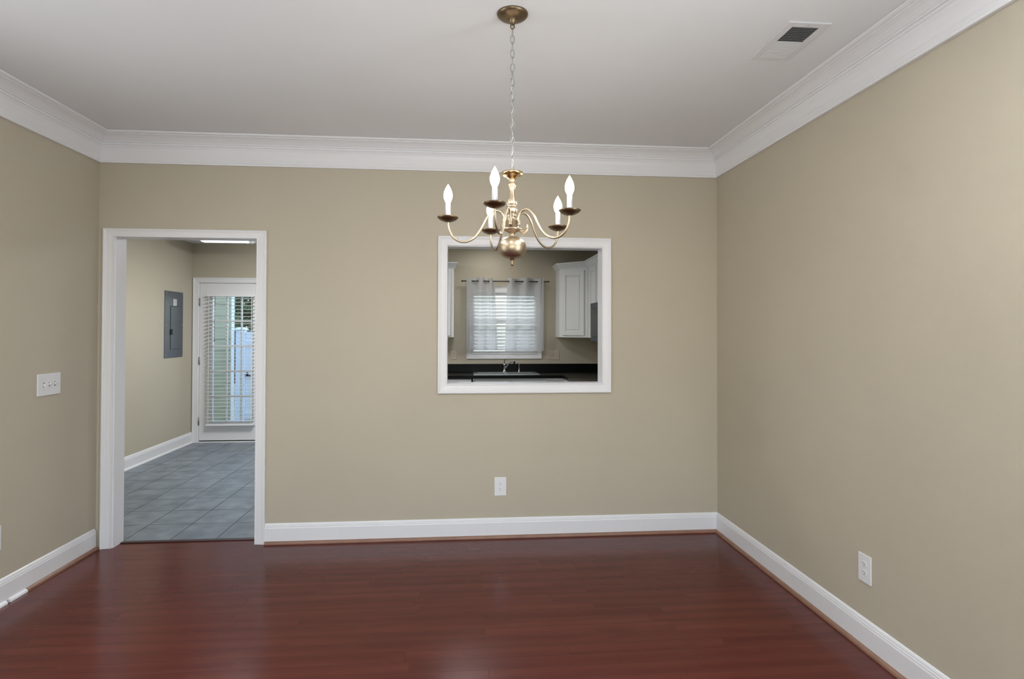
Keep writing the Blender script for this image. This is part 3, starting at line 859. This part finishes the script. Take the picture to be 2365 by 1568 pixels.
# ------------------------------------------------------------------ cabinets
CZ0, CZ1 = 1.355, 2.245
def crown_strip(mb, pts, z0=2.235, z1=2.312, p=.048):
    """small crown following the cabinet face polyline pts (outward = right-hand side given by normals)"""
    n = len(pts)
    dirs = [(Vector(pts[i+1])-Vector(pts[i])).normalized() for i in range(n-1)]
    nor = [Vector((d.y, -d.x)) for d in dirs]
    def off(i, q):
        if i == 0: return Vector(pts[0])+nor[0]*q
        if i == n-1: return Vector(pts[-1])+nor[-1]*q
        m_ = (nor[i-1]+nor[i]); m_ = m_/m_.dot(nor[i]); return Vector(pts[i])+m_*q
    prof = [(0,z0),(.006,z0),(.008,z0+.012),(.020,z0+.028),(.036,z1-.022),(.044,z1-.018),(p,z1-.014),(p,z1),(0,z1)]
    for i in range(n-1):
        a = [(*off(i, q), z_) for q, z_ in prof]; b_ = [(*off(i+1, q), z_) for q, z_ in prof]
        mb.prism(a, b_)
    return mb
def panel_door(p0, p1, z0, z1, t=.019, rail=.052):
    """raised panel door between plan points p0->p1; outward normal is to the right of p0->p1"""
    p0 = Vector(p0); p1 = Vector(p1); d = (p1-p0).normalized(); n = Vector((d.y, -d.x)); w = (p1-p0).length
    mb = MB()
    def bx(u0, u1, a, b_, t0, t1, inset=0):
        q = []
        for (uu, zz_) in ((u0,a),(u1,a),(u1,b_),(u0,b_)):
            c = p0+d*uu+n*t0; q.append((c.x, c.y, zz_))
        r_ = []
        for (uu, zz_) in ((u0+inset,a+inset),(u1-inset,a+inset),(u1-inset,b_-inset),(u0+inset,b_-inset)):
            c = p0+d*uu+n*t1; r_.append((c.x, c.y, zz_))
        mb.prism(q, r_)
    bx(0, rail, z0, z1, 0, t, .002); bx(w-rail, w, z0, z1, 0, t, .002)
    bx(rail-.003, w-rail+.003, z0, z0+rail, 0, t, .002); bx(rail-.003, w-rail+.003, z1-rail, z1, 0, t, .002)
    bx(rail-.004, w-rail+.004, z0+rail-.004, z1-rail+.004, 0, t-.010)
    bx(rail+.010, w-rail-.010, z0+rail+.010, z1-rail-.010, t-.010, t-.002, .010)
    return mb
# left wall cabinet
wc = thing('wall_cabinet', 'white wall cabinet at the left edge of the pass-through view', 'cabinet', (-.50, 3.55, CZ0))
L0 = wc.location
MB().box(-.88, -.116, 3.400, KY, CZ0, CZ1).build('body', CAB, wc, L0)
panel_door((-.860, 3.400), (-.520, 3.400), CZ0+.020, CZ1-.035).build('cabinet_door', CAB, wc, L0)
panel_door((-.505, 3.400), (-.160, 3.400), CZ0+.020, CZ1-.035).build('cabinet_door', CAB, wc, L0)
cm = MB(); crown_strip(cm, [(-.88, 3.400), (-.116, 3.400), (-.116, KY)]); cm.build('crown_moulding', CAB, wc, L0)
# corner cabinet
A_, B_ = (1.250, 3.398), (1.555, 3.090)
cc = thing('wall_cabinet', 'white diagonal corner wall cabinet right of the kitchen window', 'cabinet', (1.6, 3.45, CZ0))
L0 = cc.location
lp = [(1.250, KY), A_, B_, (KXR, 3.090), (KXR, KY)]
MB().prism([(x,y,CZ0) for x,y in lp], [(x,y,CZ1) for x,y in lp]).build('body', CAB, cc, L0)
dv = (Vector(B_)-Vector(A_)).normalized()
a_ = Vector(A_)+dv*.052; b_ = Vector(B_)-dv*.042
panel_door(a_[:], b_[:], CZ0+.026, CZ1-.040, rail=.058).build('cabinet_door', CAB, cc, L0)
cm = MB(); crown_strip(cm, [(1.250, KY), A_, B_, (1.555, 3.070)]); cm.build('crown_moulding', CAB, cc, L0)
# side cabinet and cabinet above the microwave
sc = thing('wall_cabinet', 'narrow white wall cabinet between corner cabinet and microwave', 'cabinet', (1.70, 2.80, CZ0))
L0 = sc.location
MB().box(1.555, KXR, 2.545, 3.068, CZ0, CZ1).build('body', CAB, sc, L0)
panel_door((1.555, 2.880), (1.555, 2.580), CZ0+.035, CZ1-.035).build('cabinet_door', CAB, sc, L0)
cm = MB(); crown_strip(cm, [(1.555, 3.068), (1.555, 2.545)]); cm.build('crown_moulding', CAB, sc, L0)
uc = thing('wall_cabinet', 'white cabinet above the microwave', 'cabinet', (1.70, 2.15, 1.765))
L0 = uc.location
MB().box(1.555, KXR, 1.77, 2.542, 1.765, CZ1).build('body', CAB, uc, L0)
panel_door((1.555, 2.52), (1.555, 2.165), 1.785, CZ1-.035).build('cabinet_door', CAB, uc, L0)
panel_door((1.555, 2.150), (1.555, 1.79), 1.785, CZ1-.035).build('cabinet_door', CAB, uc, L0)
cm = MB(); crown_strip(cm, [(1.555, 2.543), (1.555, 1.77)]); cm.build('crown_moulding', CAB, uc, L0)
# microwave
mw = thing('microwave', 'dark steel over-the-range microwave at the right edge of the pass-through view', 'microwave', (1.65, 2.15, 1.322))
L0 = mw.location
MB().box(1.478, KXR, 1.780, 2.510, 1.322, 1.757, .003).build('body', MW_DK, mw, L0)
mdr = MB().box(1.462, 1.477, 1.98, 2.508, 1.375, 1.690, .002).build('microwave_door', MW_GL, mw, L0)
MB().box(1.462, 1.477, 1.785, 1.975, 1.375, 1.690, .002).build('control_panel', MW_GL, mw, L0)
MB().box(1.462, 1.477, 1.785, 2.508, 1.693, 1.755, .002).box(1.462, 1.477, 1.785, 2.508, 1.324, 1.372, .002).build('steel_bands', MW_DK, mw, L0)
MB().box(1.4605, 1.463, 2.04, 2.485, 1.395, 1.640).build('door_window', MW_WIN, mdr, L0)

# base cabinets, dishwasher
CT = .890
dw = thing('dishwasher', 'white dishwasher under the counter left of the sink cabinet', 'dishwasher', (-.19, 3.30, 0))
L0 = dw.location
MB().box(-.490, .108, 3.110, KY-.03, .10, CT-.040).build('body', CAB, dw, L0)
dd = MB().box(-.488, .106, 3.075, 3.108, .12, CT-.150, .003).build('front_panel', CAB, dw, L0)
tag(MB().box(-.488, .106, 3.072, 3.108, CT-.145, CT-.045, .003).build('control_panel', PLATE, dw, L0), None)
MB().box(-.33, -.05, 3.068, 3.074, CT-.125, CT-.075).build('display', VENTL, dw, L0)
MB().box(-.488, .106, 3.16, KY-.03, 0, .10).build('toe_kick', PANEL_DK, dw, L0)
bc = thing('base_cabinet', 'white base cabinet under the sink', 'cabinet', (.62, 3.30, 0))
L0 = bc.location
MB().box(.125, .143, 3.095, KY-.002, .10, CT-.040).box(1.177, 1.195, 3.115, KY-.002, .10, CT-.040).box(.143, 1.261, 3.095, 3.115, .10, CT-.040).box(.143, 1.177, 3.115, KY-.002, .10, .118).build('body', CAB, bc, L0)
MB().box(.125, 1.195, 3.15, KY-.03, 0, .10).build('toe_kick', CAB, bc, L0)
for x0, x1 in ((.150, .580), (.600, 1.040)):
    panel_door((x0, 3.095), (x1, 3.095), CT-.185, CT-.062, rail=.020).build('false_drawer_front', CAB, bc, L0)
    panel_door((x0, 3.095), (x1, 3.095), .12, CT-.205).build('cabinet_door', CAB, bc, L0)
b2 = thing('base_cabinet', 'white base cabinet left of the dishwasher', 'cabinet', (-.69, 3.30, 0))
L0 = b2.location
MB().box(-.88, -.494, 3.095, KY-.03, .10, CT-.040).box(-.88, -.494, 3.15, KY-.03, 0, .10).build('body', CAB, b2, L0)
panel_door((-.86, 3.095), (-.515, 3.095), .12, CT-.062).build('cabinet_door', CAB, b2, L0)
b3 = thing('base_cabinet', 'white base cabinet under the side counter beside the range', 'cabinet', (1.55, 2.90, 0))
L0 = b3.location
MB().box(1.262, KXR, 2.568, 3.093, .10, CT-.040).box(1.31, KXR, 2.568, 3.093, 0, .10).build('body', CAB, b3, L0)
panel_door((1.262, 3.03), (1.262, 2.60), .12, CT-.062).build('cabinet_door', CAB, b3, L0)
# countertop with sink cut-out
SX0, SX1, SY0, SY1 = .155, .945, 3.165, 3.600
ct = thing('countertop', 'black laminate L-shaped countertop with backsplash', 'countertop', (.5, 3.4, CT))
L0 = ct.location
tp = wall_holes(MB(), [-.90, SX0, SX1, 1.235], [3.055, SY0, SY1, KY], [(SX0, SX1, SY0, SY1)], CT-.038, CT)
tp.v = [(x, z_, y) for x, y, z_ in tp.v]
tp.box(1.235, KXR, 2.555, KY, CT-.038, CT)
tp.build('worktop', COUNTER, ct, L0)
MB().box(-.90, KXR, KY-.020, KY, CT, .996, .002).box(KXR-.020, KXR, 2.555, KY-.02, CT, .996, .002).build('backsplash', COUNTER, ct, L0)
# range
rg = thing('kitchen_range', 'black-topped range beside the side counter below the microwave', 'stove', (1.55, 2.16, 0))
L0 = rg.location
MB().box(1.215, KXR-.01, 1.79, 2.540, .02, CT-.012, .004).build('body', MW_DK, rg, L0)
MB().box(1.205, KXR-.01, 1.79, 2.545, CT-.012, CT+.004, .003).build('cooktop', MW_GL, rg, L0)
MB().box(1.20, 1.215, 1.82, 2.52, .25, .80, .004).build('oven_door', MW_GL, rg, L0)
MB().box(1.79, KXR-.01, 1.79, 2.54, CT+.004, 1.06, .004).build('control_panel', MW_DK, rg, L0)
# sink
sk = thing('kitchen_sink', 'stainless steel double-bowl sink set in the black countertop', 'sink', (.55, 3.38, CT))
L0 = sk.location
rim = wall_holes(MB(), [SX0-.018, .195, .530, .565, .905, SX1+.018], [SY0-.018, 3.195, 3.505, SY1+.018],
                 [(.195,.530,3.195,3.505),(.565,.905,3.195,3.505)], CT+.0005, CT+.006)
rim.v = [(x, z_, y) for x, y, z_ in rim.v]
rim.build('rim', STEEL, sk, L0)
for x0, x1 in ((.195, .530), (.565, .905)):
    b_ = MB(); t_ = .002; dz = CT-.17
    for q in ((x0-t_, x0, 3.195, 3.505), (x1, x1+t_, 3.195, 3.505), (x0, x1, 3.195-t_, 3.195), (x0, x1, 3.505, 3.505+t_)):
        b_.box(q[0], q[1], q[2], q[3], dz, CT+.002)
    b_.box(x0, x1, 3.195, 3.505, dz-.002, dz)
    b_.build('bowl', STEEL_D, sk, L0)
    MB().lathe([(.040,dz),(.040,dz+.003),(.028,dz+.003),(.026,dz+.001),(0,dz+.001)], ((x0+x1)/2, 3.36, 0), 20).build('drain', CHROME, sk, L0)
# faucet
fc = thing('kitchen_faucet', 'chrome kitchen faucet with dark lever and arched spout behind the sink', 'faucet', (.548, 3.555, CT+.006))
L0 = fc.location; z0 = CT+.006
MB().lathe([(.030,z0),(.030,z0+.006),(.018,z0+.012),(.0150,z0+.030),(.0150,z0+.085),(.0175,z0+.090),(.0165,z0+.104),(.010,z0+.112),(0,z0+.113)], (.548,3.555,0), 24).build('faucet_body', CHROME, fc, L0)
MB().tube([(.548,3.555,z0+.108),(.549,3.560,z0+.135),(.551,3.564,z0+.160)], [.006,.0048,.0055], 10).build('lever', BLACKM, fc, L0)
spt = MB().tube(smooth_path([(.556,3.545,z0+.050),(.585,3.520,z0+.092),(.615,3.495,z0+.128),(.645,3.470,z0+.144),(.668,3.452,z0+.140)],5), .0085, 12).build('spout', CHROME, fc, L0)
MB().cyl((.668,3.452,z0+.147), (.670,3.450,z0+.104), .0125, 16).build('aerator', BLACKM, spt, L0)
sy = thing('soap_dispenser', 'small chrome soap pump with curved nozzle right of the faucet', 'soap dispenser', (.742, 3.560, CT+.006))
L0 = sy.location
MB().lathe([(.018,z0),(.018,z0+.005),(.010,z0+.012),(.0085,z0+.040),(.0075,z0+.095),(.011,z0+.100),(.011,z0+.112),(0,z0+.116)], (.742,3.560,0), 20).build('pump_body', STEEL, sy, L0)
MB().tube(smooth_path([(.742,3.560,z0+.106),(.720,3.545,z0+.116),(.695,3.528,z0+.110),(.672,3.512,z0+.104)],4), .0062, 10).build('nozzle', STEEL, sy, L0)

# ------------------------------------------------------------------ outdoors, seen through the door glass
struct('ground', MB().box(-14, 8, KY+.15, 22, -.25, -.12), GROUND, 'patio ground outside the kitchen door', 'ground')
hw = thing('neighbouring_wall', 'green clapboard house wall outside the kitchen door', 'house wall', (-3.72, 4.75, -.12))
L0 = hw.location
mb = MB(); z_ = -.12
while z_ < 3.2:
    mb.prism([(-3.80,KY+.155,z_),(-3.700,KY+.155,z_),(-3.712,KY+.155,z_+.178),(-3.80,KY+.155,z_+.178)], [(-3.80,5.60,z_),(-3.700,5.60,z_),(-3.712,5.60,z_+.178),(-3.80,5.60,z_+.178)]); z_ += .178
mb.build('clapboards', SIDING, hw, L0)
MB().box(-3.82, -3.690, 5.60, 5.72, -.12, 3.2, .004).build('corner_board', POSTV, hw, L0)
fe = thing('privacy_fence', 'white vinyl privacy fence and post outside the door, coloured with blue skylight', 'fence', (-3.2, 5.85, -.12))
L0 = fe.location
pp = MB().box(-3.68, -3.545, 5.74, 5.87, -.12, 1.440, .004).build('post', VINYL, fe, L0)
MB().prism([(-3.70,5.72,1.440),(-3.525,5.72,1.440),(-3.525,5.89,1.440),(-3.70,5.89,1.440)], [(-3.695,5.725,1.462),(-3.53,5.725,1.462),(-3.53,5.885,1.462),(-3.695,5.885,1.462)]).prism([(-3.69,5.73,1.462),(-3.535,5.73,1.462),(-3.535,5.88,1.462),(-3.69,5.88,1.462)],[(-3.62,5.80,1.492),(-3.605,5.80,1.492),(-3.605,5.815,1.492),(-3.62,5.815,1.492)]).build('post_cap', POSTV, pp, L0)
mb = MB()
for i in range(14):
    x0 = -3.543+i*.152; h0 = 1.415-.035*i*.25
    mb.box(x0, x0+.149, 5.80, 5.822, -.08, max(1.25, 1.405-.016*i), .002)
mb.build('pickets', VINYL, fe, L0)
MB().box(-3.543, -1.41, 5.785, 5.84, -.02, .10, .004).box(-3.543, -1.41, 5.788, 5.80, 1.18, 1.26, .003).build('rails', VINYL, fe, L0)
MB().box(-3.525, -3.49, 5.768, 5.80, .685, .715).cyl((-3.475,5.775,.69), (-3.455,5.775,.69), .012, 8).box(-3.512,-3.498,5.766,5.785,.70,.745).build('gate_latch', PANEL_DK, fe, L0)
# trees beyond the fence
def tree(x, y, h, rx, seed, label):
    random.seed(seed)
    t = thing('broadleaf_tree', label, 'tree', (x, y, -.12))
    L_ = t.location
    tk = MB().tube([(x,y,-.14),(x+.1,y,h*.35),(x+.05,y+.1,h*.6)], [.16,.12,.07], 10)
    for k in range(7):
        a = k*2.4; tk.tube([(x+.08,y,h*.4),(x+rx*.6*math.cos(a),y+rx*.6*math.sin(a),h*(.55+.05*k))],[.05,.015],6)
    tk.build('trunk', BARK, t, L_)
    lf = MB()
    for k in range(5200):
        a = random.uniform(0, 2*PI); u = random.uniform(-1, 1); q = random.random()**.4
        s_ = math.sqrt(1-u*u)
        c = Vector((x+rx*q*s_*math.cos(a), y+rx*q*s_*math.sin(a), h*.60+h*.42*q*u))
        d = Vector((random.gauss(0,1), random.gauss(0,1), random.gauss(0,1))).normalized()
        e = d.orthogonal().normalized(); sz = random.uniform(.04, .09)
        g = d.cross(e)
        lf.add([c-e*sz, c+g*sz*.45+d*.01, c+e*sz, c-g*sz*.45+d*.01], [(0,1,2,3)])
    lf.build('foliage', LEAF, t, L_)
tree(-4.7, 9.2, 4.0, 1.5, 3, 'dark green leafy tree beyond the vinyl fence, nearer one')
tree(-6.6, 13.6, 5.6, 2.2, 5, 'taller dark green tree standing farther beyond the fence')
